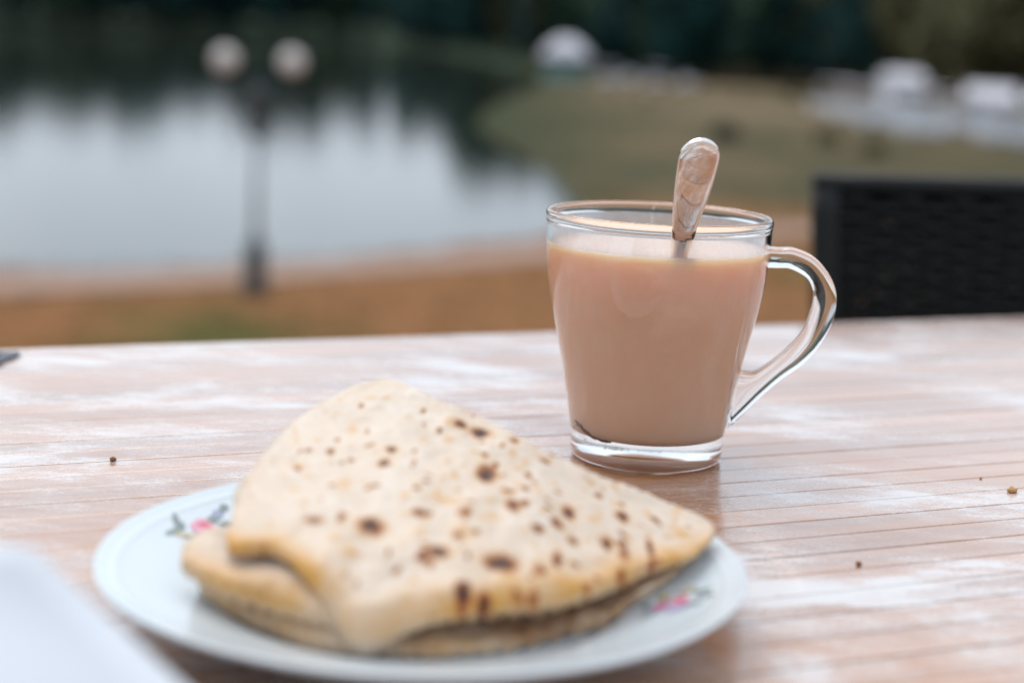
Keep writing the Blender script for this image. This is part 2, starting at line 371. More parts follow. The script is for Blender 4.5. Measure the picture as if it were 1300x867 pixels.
Wd = [.0056, .0046, .0044, .0044, .0044, .0044, .0044, .0043, .0042, .0041, .0040, .0039, .0040]
Oc = catmull([(a, b, 0) for a, b in O], 5); Ic = catmull([(a, b, 0) for a, b in I], 5); Wc = [q.x for q in catmull([(a, 0, 0) for a in Wd], 5)]
hv, hf, SEG = [], [], 28
for o_, i_, wd in zip(Oc, Ic, Wc):
    c = (o_+i_)/2; d = (o_-i_)/2
    for k in range(SEG):
        a = 2*math.pi*k/SEG; ca, sa = math.cos(a), math.sin(a); e = .58
        ca = math.copysign(abs(ca)**e, ca); sa = math.copysign(abs(sa)**e, sa)
        hv.append((c.x+d.x*ca, wd*sa, c.y+d.y*ca))
for i in range(len(Oc)-1):
    for k in range(SEG): a, b = i*SEG+k, i*SEG+(k+1) % SEG; hf.append((a, b, b+SEG, a+SEG))
hf += [tuple(range(SEG))[::-1], tuple(range((len(Oc)-1)*SEG, len(Oc)*SEG))]
bm = bmesh.new(); bvs = [bm.verts.new(q) for q in hv]
for q in hf: bm.faces.new([bvs[j] for j in q])
bm_obj('handle', bm, GLASS, mug)
LEVEL = .0786
pr = [(inner_r(z)-.00012, z) for z in np.linspace(LEVEL+.0002, .0866, 14)]
v, f = lathe(pr, 96); mesh_obj('condensation', v, f, FOG, mug)
# ------------------------------------------------------------------ tea
tea = thing('milk_tea', 'light brown milky tea filling the glass mug', 'tea', MUG, 0); tea.scale = (1, 1, 1.008)
tp = [(0, .00935)]+[(r+.00012, z-.00008) for r, z in innerc[::-1] if z < LEVEL-.001 and r > 0]+[(inner_r(LEVEL)+.00012, LEVEL+.0007), (inner_r(LEVEL)-.0004, LEVEL+.0003), (inner_r(LEVEL)-.0022, LEVEL-.0001), (.02, LEVEL-.0001), (0, LEVEL-.0001)]
v, f = lathe(tp, 96); mesh_obj('liquid', v, f, TEA, tea)
bm = bmesh.new()
pts = [( (inner_r(z)+.0002)*math.cos(a), (inner_r(z)+.0002)*math.sin(a), z) for a, z in [(R(196+i*2.6), .0142-.0042*smooth_step(0, 11, i)+.0003*math.sin(i*2.1)) for i in range(16)]]
tube(bm, pts, [.0002]+[.0005+.0006*abs(math.sin(i*1.7)) for i in range(14)]+[.0002], 6); bm_obj('residue', bm, RESIDUE, tea)

# ================================================================== TEASPOON
sp = thing('teaspoon', 'polished steel teaspoon standing in the mug of tea', 'spoon', (-.0002, -.0083, -.0005))
line = catmull([(.0545, .6330, .7755), (.0548, .6255, .7835), (.0555, .6090, .8020), (.0561, .5925, .8215), (.0567, .5800, .8365), (.0573, .5690, .8498), (.0582, .5585, .8640), (.0588, .5520, .8740), (.0590, .5488, .8798)], 8)
Lt = [0]
for a, b in zip(line, line[1:]): Lt.append(Lt[-1]+(b-a).length)
tot = Lt[-1]
def hw(s):   # half width by distance from the tip
    q = tot-s
    if q < .0068: return .0067*math.sqrt(max(0, 1-(1-q/.0068)**2))
    return .0067+(.0028-.0067)*smooth_step(.008, .062, q) if q < .075 else .0028
sv, sf, PR = [], [], 12
ss = list(Lt); side = Vector((.985, .0, .17)).normalized()
pts_s = [(p, s) for p, s in zip(line, ss)]
extra = [tot-.0068*(1-math.cos(t)) for t in np.linspace(.0, .9, 9)][::-1]
def at_s(s):
    for i in range(len(Lt)-1):
        if Lt[i] <= s <= Lt[i+1]: return line[i]+(line[i+1]-line[i])*((s-Lt[i])/(Lt[i+1]-Lt[i]))
    return line[-1]
samples = sorted([s for s in Lt if s < tot-.004]+[tot-q for q in (.0036, .0028, .0021, .0015, .0010, .0006, .0003, .0001, 0.00002)])
for s in samples:
    p = at_s(s); t = (at_s(min(s+.0015, tot))-at_s(max(s-.0015, 0))).normalized(); b = (side-t*side.dot(t)).normalized(); nrm = t.cross(b)
    hwid = max(hw(s), .0004); th = .0009
    for k in range(24):
        a = 2*math.pi*k/24; ca, sa = math.cos(a), math.sin(a)
        x = math.copysign(abs(ca)**.35, ca)*hwid; y = math.copysign(abs(sa)**.55, sa)*min(th, hwid*.9)
        crown = .00055*(1-(x/hwid)**2)*min(1, hwid/.004) * (1 if y*nrm.y < 0 else .2)
        q = p+b*x+nrm*(y+math.copysign(crown, y)); sv.append(q)
for i in range(len(samples)-1):
    for k in range(24): a, b = i*24+k, i*24+(k+1) % 24; sf.append((a, b, b+24, a+24))
bm = bmesh.new(); bvs = [bm.verts.new(q) for q in sv]
for q in sf: bm.faces.new([bvs[j] for j in q])
bm.faces.new(bvs[:24]); bm.faces.new(bvs[-24:])
bm_obj('handle', bm, STEEL, sp)
# bowl of the spoon under the tea
bm = bmesh.new(); t0 = (line[0]-line[4]).normalized(); b0 = (side-t0*side.dot(t0)).normalized(); n0_ = t0.cross(b0); rings = []
for layer in (0, 1):
    for i in range(8):
        rr_ = i/7
        row = []
        for k in range(24):
            a = 2*math.pi*k/24; q = line[0]+t0*(.0055+.0085*rr_*math.cos(a))*1.0+b0*(.0062*rr_*math.sin(a))+n0_*((.0022*(1-rr_**2))+(layer*.0007)); row.append(bm.verts.new(q))
        rings.append(row)
for i in list(range(7))+list(range(8, 15)):
    for k in range(24): bm.faces.new((rings[i][k], rings[i][(k+1) % 24], rings[i+1][(k+1) % 24], rings[i+1][k]))
for k in range(24): bm.faces.new((rings[7][k], rings[7][(k+1) % 24], rings[15][(k+1) % 24], rings[15][k]))
bmesh.ops.remove_doubles(bm, verts=bm.verts, dist=1e-6); bm_obj('bowl', bm, STEEL, sp)
# worn stamped mark on the lower handle
cu = bpy.data.curves.new('mark', 'FONT'); cu.body = 'STEEL'; cu.size = .0034; cu.align_x = 'CENTER'; cu.align_y = 'CENTER'
tmp = bpy.data.objects.new('tmp_mark', cu); COL.objects.link(tmp); bpy.context.view_layer.update()
me = bpy.data.meshes.new_from_object(tmp.evaluated_get(bpy.context.evaluated_depsgraph_get())); bpy.data.objects.remove(tmp)
me.materials.clear(); me.materials.append(ENGRAVE)
s = tot-.0465; p = at_s(s); t = (at_s(s+.004)-at_s(s-.004)).normalized(); b = (side-t*side.dot(t)).normalized(); nrm = t.cross(b)
if nrm.y > 0: nrm = -nrm
X, Zc = t, nrm; Yc = Zc.cross(X)
for vv in me.vertices: vv.co = p+X*vv.co.x+Yc*vv.co.y+Zc*(.00153)
link('stamped_mark', me, sp)

# ================================================================== PLATE
PC = Vector((-.0209, .4210, TZ+.0002))
plate = thing('plate', 'white porcelain plate with wavy rim and pink flower prints', 'plate', PC)
top_p = [(0, .0046), (.030, .0046), (.046, .0047), (.0505, .0052), (.0535, .0068), (.0560, .0080), (.064, .0101), (.073, .0126), (.0785, .0145), (.0800, .0153), (.0815, .0156), (.0838, .0164), (.0851, .0169), (.0857, .0165)]
bot_p = [(.0857, .0165), (.0853, .0155), (.0825, .0138), (.074, .0100), (.062, .0066), (.0535, .0040), (.0500, .0016), (.0490, .0), (.0472, .0), (.0462, .0015), (.035, .0020), (0, .0020)]
tpc, bpc = cr(top_p, 5), cr(bot_p, 5)
PH0 = R(12)
def scal(a, r):
    wgt = smooth_step(.05, .085, r); q = (a+PH0) % (math.pi/4)-math.pi/8
    return 1+wgt*.020*(math.cos(math.pi/8*.9)/math.cos(q*.9)-1+.0)*2.2 - wgt*.004
pr = tpc[:-1]+bpc; pr[0] = (0, pr[0][1]); pr[-1] = (0, pr[-1][1])
v, f = lathe(pr[::-1], 192, scal); mesh_obj('dish', v, f, CERAMIC, plate)
def plate_z(r):
    for (r1, z1), (r2, z2) in zip(tpc, tpc[1:]):
        if r1 <= r <= r2: return z1+(z2-z1)*(r-r1)/max(r2-r1, 1e-9)
    return tpc[-1][1]
def decal(name, cx, cy, items, rot):
    mats = list(PRINT.values()); keys = list(PRINT); verts, faces, mi = [], [], []
    for j, (dx, dy, a, b, ro, key) in enumerate(items):
        base = len(verts); n = 14
        for k in range(-1, n):
            t = 2*math.pi*k/n
            if k < 0: x = y = 0
            else:
                wob = 1+.18*math.sin(3*t+j); x, y = a*wob*math.cos(t), b*wob*math.sin(t)
            x, y = x*math.cos(ro)-y*math.sin(ro)+dx, x*math.sin(ro)+y*math.cos(ro)+dy
            x, y = x*math.cos(rot)-y*math.sin(rot)+cx, x*math.sin(rot)+y*math.cos(rot)+cy
            verts.append((x, y, plate_z(math.hypot(x, y))+.00022+.00003*j))
        for k in range(n): faces.append((base, base+1+k, base+1+(k+1) % n)); mi.append(keys.index(key))
    o = mesh_obj(name, verts, faces, mats, plate); o.data.polygons.foreach_set('material_index', mi); return o
spray = [(-.0068, .0012, .0032, .0011, .5, 'leaf'), (-.0078, -.0022, .0032, .0011, -.2, 'tan'), (-.0052, .0040, .0030, .0010, 1.1, 'leaf'), (-.0105, -.0004, .0024, .0008, .1, 'leaf'), (-.0064, -.0045, .0026, .0009, -.7, 'leaf'), (0, 0, .0034, .0030, 0, 'pink'), (.0003, .0002, .0017, .0015, 0, 'rose'), (-.0026, -.0018, .0018, .0015, .3, 'pink'), (.0052, .0022, .0030, .0011, .4, 'leaf'), (.0080, .0036, .0022, .0012, .6, 'blue'), (.0068, -.0010, .0026, .0009, -.3, 'leaf'), (.0108, .0050, .0024, .0009, .5, 'leaf')]
decal('floral_print', -.0640, .0300, [(x*1.15, y*1.2, a*1.15, b*1.25, r_, k) for x, y, a, b, r_, k in spray], R(52))
spray2 = [(0, 0, .0030, .0028, 0, 'pink'), (.0005, .0004, .0018, .0017, 0, 'rose'), (-.0066, -.0012, .0027, .0024, 0, 'lilac'), (-.0060, -.0006, .0017, .0016, 0, 'rose'), (-.0034, -.0046, .0034, .0014, .3, 'lilac'), (-.0032, .0014, .0016, .0014, .3, 'pink'), (-.0014, .0050, .0022, .0014, .8, 'yellow'), (.0052, .0042, .0030, .0012, .3, 'tan'), (.0074, .0010, .0026, .0009, -.2, 'leaf'), (-.0110, -.0030, .0026, .0009, .3, 'leaf'), (.0008, -.0046, .0026, .0009, -.5, 'leaf'), (.0060, -.0028, .0024, .0008, -.4, 'leaf'), (-.0080, .0030, .0024, .0009, .8, 'leaf')]
decal('floral_print', .0668, -.0135, [(x*.95, y*1.25, a*.95, b*1.2, r_, k) for x, y, a, b, r_, k in spray2], R(20))

# ================================================================== FLATBREAD
CP = np.array([(-.017, .057, .0520), (0, .045, .048), (.02, .035, .042), (.043, .029, .034), (.0635, .029, .027), (.0795, .020, .021), (-.035, .047, .042), (-.043, .028, .037), (-.048, .001, .033), (-.047, -.0215, .027), (-.028, -.034, .0275), (-.012, -.044, .0195), (.007, -.041, .0225), (.033, -.031, .0225), (.065, .002, .021), (.0126, -.0015, .0335), (-.017, 0, .0355)])
U = lambda r: np.where(r > 0, r*r*np.log(np.maximum(r, 1e-9)), 0)
nC = len(CP); Am = np.zeros((nC+3, nC+3)); Am[:nC, :nC] = U(np.linalg.norm(CP[:, None, :2]-CP[None, :, :2], axis=2))+2e-5*np.eye(nC)
Am[:nC, nC] = 1; Am[:nC, nC+1:] = CP[:, :2]; Am[nC, :nC] = 1; Am[nC+1:, :nC] = CP[:, :2].T
wT = np.linalg.solve(Am, np.r_[CP[:, 2], 0, 0, 0])
def ztop(X, Y):
    r = np.hypot(X[..., None]-CP[:, 0], Y[..., None]-CP[:, 1]); return U(r)@wT[:nC]+wT[nC]+wT[nC+1]*X+wT[nC+2]*Y
SPOTS = [(-.032, .0307, .0011, .0015, 'g'), (-.0106, .0214, .0013, .0015, 'd'), (-.0121, .0134, .0012, .0017, 'd'), (.0016, .0322, .0006, .0013, 'b'), (-.0028, .0277, .0008, .0015, 'g'), (.0074, .0364, .0015, .0015, 'd'), (.0131, .0343, .0022, .0015, 'd'), (.0156, .0137, .0021, .0034, 'd'), (.0178, .0192, .0008, .0015, 'b'), (.0269, .0174, .0008, .002, 'b'), (.0216, .0049, .0016, .0014, 'b'), (0, .0082, .0012, .001, 'b'), (.0069, .0091, .001, .0015, 'g'), (-.0046, .0126, .0006, .001, 'b'), (-.0212, .0164, .0008, .001, 'b'), (-.0356, .0156, .0017, .0015, 'g'), (-.0228, .0348, .0011, .0021, 'g'), (-.0218, .0005, .0016, .0024, 'g'), (.0081, .0017, .001, .0012, 'b'), (-.0022, -.0013, .001, .0012, 'b'), (.0058, -.0042, .0036, .0019, 'g'), (.0228, .0321, .0009, .001, 'd'), (-.0076, .0379, .0007, .001, 'g'), (-.0266, -.0181, .0025, .0014, 'b'), (-.0121, -.0205, .0027, .0023, 'd'), (-.0007, -.0123, .0019, .0018, 'b'), (-.0202, -.0166, .001, .0018, 'b'), (-.021, -.025, .0015, .0018, 'g'), (-.0003, -.0219, .0017, .0018, 'g'), (.0052, -.029, .0022, .0018, 'd'), (-.0174, -.0298, .0026, .0018, 'g'), (.0017, -.0312, .0015, .0022, 'b'), (.0379, .0039, .0012, .0024, 'd'), (.0527, .0127, .0014, .0024, 'd'), (.0619, .0174, .0012, .002, 'b'), (.0598, .0008, .0008, .0052, 'd'), (.0345, -.0221, .0011, .0036, 'd'), (.0206, -.03, .0033, .0026, 'd'), (.0219, -.0345, .0024, .0035, 'g'), (.0102, -.0198, .0025, .0027, 'g'), (.0346, -.0038, .0016, .0024, 'b'), (.0295, -.0109, .0016, .0018, 'b'), (.0478, -.0053, .0012, .0023, 'd'), (.0523, -.0076, .0012, .0047, 'b'), (.0512, -.0193, .0013, .0023, 'b'), (.0119, -.0421, .0016, .0026, 'd'), (.017, -.0441, .0014, .0025, 'd'), (.0301, -.0298, .0015, .0022, 'b'), (.0391, -.0095, .0012, .0023, 'b'), (.023, -.0026, .0018, .0024, 'b'), (.0107, -.0101, .0016, .0023, 'b'), (.0692, .0147, .0021, .0034, 'g'), (.0176, -.0096, .0019, .0019, 'g'), (.029, -.0399, .0014, .0026, 'b')]
rs_ = random.Random(5)
for _ in range(330):
    x, y = rs_.uniform(-.04, .075), rs_.uniform(-.04, .05)
    if rs_.random() < .35+.65*smooth_step(-.03, .05, x): SPOTS.append((x, y, rs_.uniform(.0004, .0012), rs_.uniform(.0005, .0017), rs_.choice('ggb')))
OT = [(.0785, .0215), (.0725, .0075), (.0655, -.001), (.050, -.019), (.034, -.034), (.018, -.0425), (.007, -.0455), (-.005, -.0480), (-.0135, -.0490), (-.021, -.0425), (-.0285, -.0360), (-.036, -.0285), (-.0455, -.0245), (-.049, -.012), (-.0505, .001), (-.0505, .016), (-.0485, .030), (-.041, .050), (-.030, .059), (-.017, .0625), (-.006, .057), (.004, .0505), (.022, .041), (.043, .0345), (.062, .0335), (.0745, .0295)]
OM = [(.074, .0205), (.064, .010), (.056, .004), (.043, -.0125), (.029, -.0255), (.015, -.0330), (.004, -.037), (-.007, -.0395), (-.015, -.0425), (-.026, -.0425), (-.038, -.0380), (-.050, -.0300), (-.0600, -.0215), (-.0610, -.012), (-.0570, -.003), (-.0500, .010), (-.046, .028), (-.040, .045), (-.029, .052), (-.016, .056), (-.006, .052), (.004, .046), (.022, .037), (.043, .031), (.064, .030), (.076, .0265)]
OB = [(.0755, .022), (.070, .011), (.066, .0045), (.050, -.0145), (.034, -.0275), (.019, -.0385), (.007, -.0425), (-.006, -.0430), (-.015, -.0440), (-.025, -.0420), (-.036, -.0350), (-.046, -.0270), (-.0540, -.0190), (-.0560, -.008), (-.0555, .004), (-.052, .013), (-.047, .030), (-.038, .044), (-.028, .050), (-.016, .054), (-.006, .050), (.004, .044), (.022, .036), (.043, .030), (.064, .030), (.076, .0265)]
rt_ = thing('folded_flatbread', 'thick folded flatbread with browned blisters lying on the white plate', 'flatbread', PC+Vector((0, -.0024, 0)))
CEN = Vector((.008, .002, 0))
def zplate(X, Y):
    r = np.hypot(X, Y); return np.interp(r, [q[0] for q in tpc], [q[1] for q in tpc])+.0003
def layer(name, outline, f0, f1, nt_, nr, mat, top, seed, gold_w):
    cur = catmull([(x, y, 0) for x, y in outline], nt_//len(outline), True); NT = len(cur)
    sR = np.array([1-(1-k/nr)**2.0 for k in range(1, nr+1)])
    PX = np.array([c.x for c in cur]); PY = np.array([c.y for c in cur])
    wob = np.array([noise.noise(Vector((c.x*60, c.y*60, seed)))*.0017+noise.noise(Vector((c.x*220, c.y*220, seed)))*.0007 for c in cur])
    L = np.hypot(PX-CEN.x, PY-CEN.y); PX = PX+(PX-CEN.x)/L*wob; PY = PY+(PY-CEN.y)/L*wob
    X = CEN.x+sR[:, None]*(PX-CEN.x)[None]; Y = CEN.y+sR[:, None]*(PY-CEN.y)[None]
    zt, zp = ztop(X, Y), zplate(X, Y); front = sstep(.012+.012*sstep(0, -.03, X), -.024+.014*sstep(0, -.03, X), Y)*sstep(.085, .05, X)*1.0
    front = np.maximum(front, sstep(.02, .05, X)*sstep(.03, .012, Y))
    lw = sstep(.005, -.03, X)
    clo = np.exp(-((X+.011)/.0105)**2)*sstep(-.030, -.042, Y)*(.9 if top else 0)
    lo = zp+(zt-zp)*(1-clo)*(f0[0]+(f0[1]+(f0[2]-f0[1])*lw-f0[0])*front); hi = zp+(zt-zp)*(f1[0]+(f1[1]+(f1[2]-f1[1])*lw-f1[0])*front)
    # distance to the outline
    D = np.min(np.hypot(X[..., None]-PX[::3], Y[..., None]-PY[::3]), axis=2); D[-1] = 0
    h = (hi-lo)/2; mid = (hi+lo)/2; e = np.minimum(h*1.1, .0045)
    q = np.clip(D/e, 0, 1); prf = np.sqrt(np.maximum(0, 1-(1-q)**2))
    nzv = np.array([[noise.noise(Vector((x*38, y*38, seed)))*.0021+noise.noise(Vector((x*100, y*100, seed+3)))*.0011+noise.noise(Vector((x*300, y*300, seed+7)))*.00035 for x, y in zip(rx, ry)] for rx, ry in zip(X, Y)])
    Zt = mid+h*prf+nzv*np.clip(q, .15, 1); Zb = mid-h*prf
    char = np.zeros_like(X); gold = np.zeros_like(X)
    if top:
        wn = np.array([[noise.noise_vector(Vector((x*520, y*520, 3.3)))[:2] for x, y in zip(rx, ry)] for rx, ry in zip(X, Y)])*.00075
        for x, y, a, b, k in SPOTS:
            dd = ((X+wn[..., 0]-x)/a)**2+((Y+wn[..., 1]*1.3-y)/b)**2; g_ = np.exp(-dd*.75)
            amp = {'d': 1.05 if a > .0011 else .8, 'b': .66, 'g': .0}[k]
            char = np.maximum(char, amp*g_)
            if k != 'b': gold = np.maximum(gold, (.75 if k == 'g' else .45)*np.exp(-dd*(.6 if k == 'g' else .22)))
            Zt += (-.0003 if k == 'd' else .00015)*g_
    gold = np.maximum(gold, gold_w*np.exp(-(D/.0055)**1.6)*sstep(.03, .0, Y)*(1-.85*sstep(-.03, -.044, X)*sstep(-.024, -.012, Y))*(1-.55*np.exp(-((X+.011)/.009)**2)))
    verts = [(CEN.x, CEN.y, float(Zt[0].mean()))]+[(X[i, j], Y[i, j], Zt[i, j]) for i in range(nr) for j in range(NT)]
    nb = len(verts); verts += [(CEN.x, CEN.y, float(Zb[0].mean()))]+[(X[i, j], Y[i, j], Zb[i, j]) for i in range(nr-1) for j in range(NT)]
    faces = []
    for j in range(NT):
        j2 = (j+1) % NT; faces.append((0, 1+j, 1+j2)); faces.append((nb, nb+1+j2, nb+1+j))
    for i in range(nr-1):
        for j in range(NT):
            j2 = (j+1) % NT; a, b, c, d_ = 1+i*NT+j, 1+i*NT+j2, 1+(i+1)*NT+j2, 1+(i+1)*NT+j; faces.append((a, d_, c, b))
            a, b = nb+1+i*NT+j, nb+1+i*NT+j2
            if i < nr-2: c, d_ = nb+1+(i+1)*NT+j2, nb+1+(i+1)*NT+j
            else: c, d_ = 1+(nr-1)*NT+j2, 1+(nr-1)*NT+j
            faces.append((a, b, c, d_))
    o = mesh_obj(name, verts, faces, mat, rt_)
    for an, arr in (('char', char), ('gold', gold), ('toast', .3+1.3*sstep(-.02, .02, X))):
        at = o.data.attributes.new(an, 'FLOAT', 'POINT'); vals = np.concatenate([[0], arr.ravel(), [0], (arr[:-1]*.6).ravel()]); at.data.foreach_set('value', vals.astype(np.float32))
    return o
layer('top_fold', OT, (.28, .64, .80), (1, 1, 1), 416, 110, BREAD_T, True, 1.3, 1.0)
layer('middle_fold', OM, (.10, .26, .36), (.27, .60, .71), 208, 40, BREAD_L, False, 5.1, .8)
layer('bottom_fold', OB, (.0, .0, .0), (.10, .24, .33), 208, 40, BREAD_L, False, 9.7, .6)

# ================================================================== NAPKIN, CRUMBS
def sheet(name, grid, th, mat, parent=None):
    nu, nv = len(grid), len(grid[0]); verts = [p for row in grid for p in row]; faces = []
    for i in range(nu-1):
        for j in range(nv-1): faces.append((i*nv+j, (i+1)*nv+j, (i+1)*nv+j+1, i*nv+j+1))
    o = mesh_obj(name, verts, faces, mat, parent); md = o.modifiers.new('thickness', 'SOLIDIFY'); md.thickness = th; md.offset = 0; return o
nap = thing('paper_napkin', 'white paper napkin folded into a small tent beside the plate', 'napkin', (0, 0, TZ))
def panel(A, B, C_, D_, bulge, n=14, seed=0):
    A, B, C_, D_ = map(Vector, (A, B, C_, D_)); g = []; nrm = (B-A).cross(D_-A).normalized()
    for i in range(n+1):
        row = []
        for j in range(n+1):
            u, v_ = i/n, j/n; p = A.lerp(B, u).lerp(D_.lerp(C_, u), v_); p = p+nrm*(bulge*math.sin(math.pi*v_)+.0012*noise.noise(Vector((u*4, v_*4, seed))))*math.sin(math.pi*min(1, v_*1.0))
            row.append(p)
        g.append(row)
    return g
rA, rB = (-.0885, .300, .0535), (-.215, .335, .050)
sheet('front_panel', panel(rA, rB, (-.24, .23, .0008), (.004, .252, .0008), .003, seed=1), .0008, PAPER, nap)
sheet('back_panel', panel(rA, rB, (-.235, .40, .0008), (-.098, .372, .0008), -.002, seed=4), .0008, PAPER, nap)
def crumb(name, x, y, r, mat, label, seed, flat=.7):
    bm = bmesh.new(); bmesh.ops.create_icosphere(bm, subdivisions=2, radius=r)
    for vv in bm.verts: vv.co *= 1+.45*noise.noise(vv.co*(1.6/r)+Vector((seed, 0, 0))); vv.co.z = max(vv.co.z*flat, -r*flat*.75)
    tag(bm_obj(name, bm, mat, loc=(x, y, TZ+r*flat*.75)), label, 'crumb')
crumb('crumb', -.1382, .5623, .0012, CRUMB, 'round brown crumb on the table behind the plate', 1)
crumb('crumb', .1809, .5728, .0017, CRUMB2, 'pale tan crumb on the whitest worn patch of the table', 4)
crumb('crumb', .1077, .4804, .0010, CRUMB, 'tiny dark crumb on the bare slats between plate and tan crumb', 9)
crumb('crumb', .1745, .5905, .0006, CRUMB2, 'minute pale speck behind the tan crumb', 12)
bm = bmesh.new()
pts = [(-.014, .008), (.0035, .010), (.006, .006), (.0032, -.004), (.0015, -.012), (-.0025, -.012), (-.002, -.003), (-.004, .003), (-.014, .002)]
lo_ = [bm.verts.new((x*.8, y*1.5, 0)) for x, y in pts]; hi_ = [bm.verts.new((x*.75, y*1.4, .0012+.0004*math.sin(x*900))) for x, y in pts]
bm.faces.new(lo_[::-1]); bm.faces.new(hi_)
for k in range(len(pts)): bm.faces.new((lo_[k], lo_[(k+1) % len(pts)], hi_[(k+1) % len(pts)], hi_[k]))
tag(bm_obj('dark_scrap', bm, SLATE, smooth=False, loc=(-.2275, .7265, TZ+.0002)), 'small blue-grey hooked scrap near the far edge of the table', 'scrap')

# ================================================================== CHAIR
ch = thing('rattan_chair', 'black woven rattan chair drawn up to the far side of the table', 'chair', (.2190, 1.25, 0), R(10))
CW, CT, CB = .50, .8180, .44      # width, top, seat height ; local x from 0 to CW, y 0 = front face of the back
def lean(x, y, z): k = (z-CB)/(CT-CB); return (x + (.5-x/CW)*.028*(1-k), y-.05+.05*k, z)
bm = bmesh.new(); tube(bm, [lean(.012, 0, .40)]+[lean(.012, 0, z) for z in np.linspace(.42, CT-.03, 8)]+[lean(.0125, 0, CT-.0125)], .0115, 10)
bm_obj('upright', bm, RATTAN, ch)
bm = bmesh.new(); tube(bm, [lean(CW-.012, 0, .40)]+[lean(CW-.012, 0, z) for z in np.linspace(.42, CT-.03, 8)]+[lean(CW-.0125, 0, CT-.0125)], .0115, 10)
bm_obj('upright', bm, RATTAN, ch)
bm = bmesh.new(); tube(bm, [lean(x, 0, CT-.0085) for x in np.linspace(.003, CW-.003, 10)], .0085, 10); bm_obj('top_rail', bm, RATTAN, ch)
stakes = np.linspace(.036, CW-.036, 21)
for x in stakes:
    bm = bmesh.new(); tube(bm, [lean(x, 0, z) for z in np.linspace(.425, CT-.016, 6)], .0028, 6); bm_obj('stake', bm, RATTAN, ch)
bm = bmesh.new(); zz = CT-.020; row = 0
while zz > .44:
    pts = []
    for i, x in enumerate(np.linspace(.020, CW-.020, 85)):
        ph = (x-stakes[0])/(stakes[1]-stakes[0]); pts.append(lean(x, .0046*math.cos(math.pi*ph)*(1 if row % 2 else -1), zz+.0006*math.sin(i*.9+row)))
    tube(bm, pts, .0041, 6); zz -= .0066; row += 1
o = bm_obj('back_weave', bm, RATTAN, ch); o['kind'] = 'stuff'
bm = bmesh.new(); box(bm, .005, CW-.005, -.50, -.055, .405, .442, .012, 3); bm_obj('seat', bm, RATTAN, ch)
for x in (.03, CW-.03):
    for y in (-.47, -.075):
        bm = bmesh.new(); tube(bm, [(x, y, .002), (x, y, .406)], [.014, .018], 10); bm_obj('leg', bm, RATTAN, ch)

# ================================================================== LAMP POST
lx, ly = -4.42, 27.9; lz = float(ground_z(lx, ly))
lp = thing('street_lamp', 'tall grey lamp post with two white globes on the lake bank', 'street lamp', (lx, ly, lz))
v, f = lathe(cr([(0, 0), (.26, 0), (.26, .1), (.19, .16), (.17, .8), (.12, .9), (.06, .98), (0, .98)], 3), 24); mesh_obj('base', v, f, DIRON, lp)
bm = bmesh.new(); tube(bm, [(0, 0, .96), (0, 0, 1.8), (0, 0, 2.62)], [.062, .052, .045], 16); bm_obj('post', bm, IRON, lp)
v, f = lathe(cr([(0, 2.60), (.06, 2.60), (.20, 2.75), (.15, 2.95), (.22, 3.3), (.06, 3.5), (.05, 3.75), (0, 3.85)], 4), 20); mesh_obj('bracket', v, f, DIRON, lp)
for s in (-1, 1):
    bm = bmesh.new(); tube(bm, catmull([(0, 0, 3.12), (s*.22, 0, 3.06), (s*.45, 0, 3.2), (s*.555, 0, 3.5), (s*.555, 0, 3.62)], 6), .04, 8); bm_obj('arm', bm, DIRON, lp)
    v, f = lathe(cr([(0, 3.58), (.09, 3.6), (.12, 3.66), (.10, 3.70), (0, 3.70)], 3), 20); o = mesh_obj('globe_cup', v, f, DIRON, lp, loc=(s*.555, 0, 0))
    bm = bmesh.new(); bmesh.ops.create_uvsphere(bm, u_segments=32, v_segments=18, radius=.205); bm_obj('globe', bm, GLOBE, lp, loc=(s*.555, 0, 3.90))

# ================================================================== BOATS AND PAVILION
def boat_proto():
    pr_ = {}
    bm = bmesh.new(); sec = []
    for t in np.linspace(0, 1, 9):
        x = -1.3+2.6*t; wv_ = .78*(1-max(0, (t-.6)/.4)**2*.65); zt = .5+.12*t*t; zb = .0+.18*max(0, (t-.6)/.4)**2
        sec.append([bm.verts.new((x, a*wv_, z)) for a, z in ((-1, zt), (-.92, zb+.15), (-.6, zb-.06), (.6, zb-.06), (.92, zb+.15), (1, zt), (.82, zt+.02), (.75, zt-.2), (-.75, zt-.2), (-.82, zt+.02))])
    for a, b in zip(sec, sec[1:]):
        for k in range(10): bm.faces.new((a[k], a[(k+1) % 10], b[(k+1) % 10], b[k]))
    bm.faces.new(sec[0][::-1]); bm.faces.new(sec[-1]); bmesh.ops.recalc_face_normals(bm, faces=bm.faces); pr_['hull'] = (bm, BWHITE)
    bm = bmesh.new(); box(bm, -.7, -.15, -.6, .6, .35, .62, .06, 2); box(bm, -.78, -.66, -.6, .6, .5, 1.0, .05, 2); pr_['seat'] = (bm, BGREY)
    bm = bmesh.new()
    box(bm, -1.0, .75, -.8, .8, 1.62, 1.70, .035, 2); pr_['canopy'] = (bm, CANVAS)
    out_ = {}
    for k, (b_, mt) in pr_.items():
        bmesh.ops.recalc_face_normals(b_, faces=b_.faces); me_ = bpy.data.meshes.new(k); b_.to_mesh(me_); b_.free(); me_.materials.append(mt); out_[k] = me_
    bm = bmesh.new(); tube(bm, [(0, 0, .4), (0, 0, 1.64)], .025, 6); me_ = bpy.data.meshes.new('post'); bm.to_mesh(me_); bm.free(); me_.materials.append(BGREY); out_['post'] = me_
    return out_
BP = boat_proto()
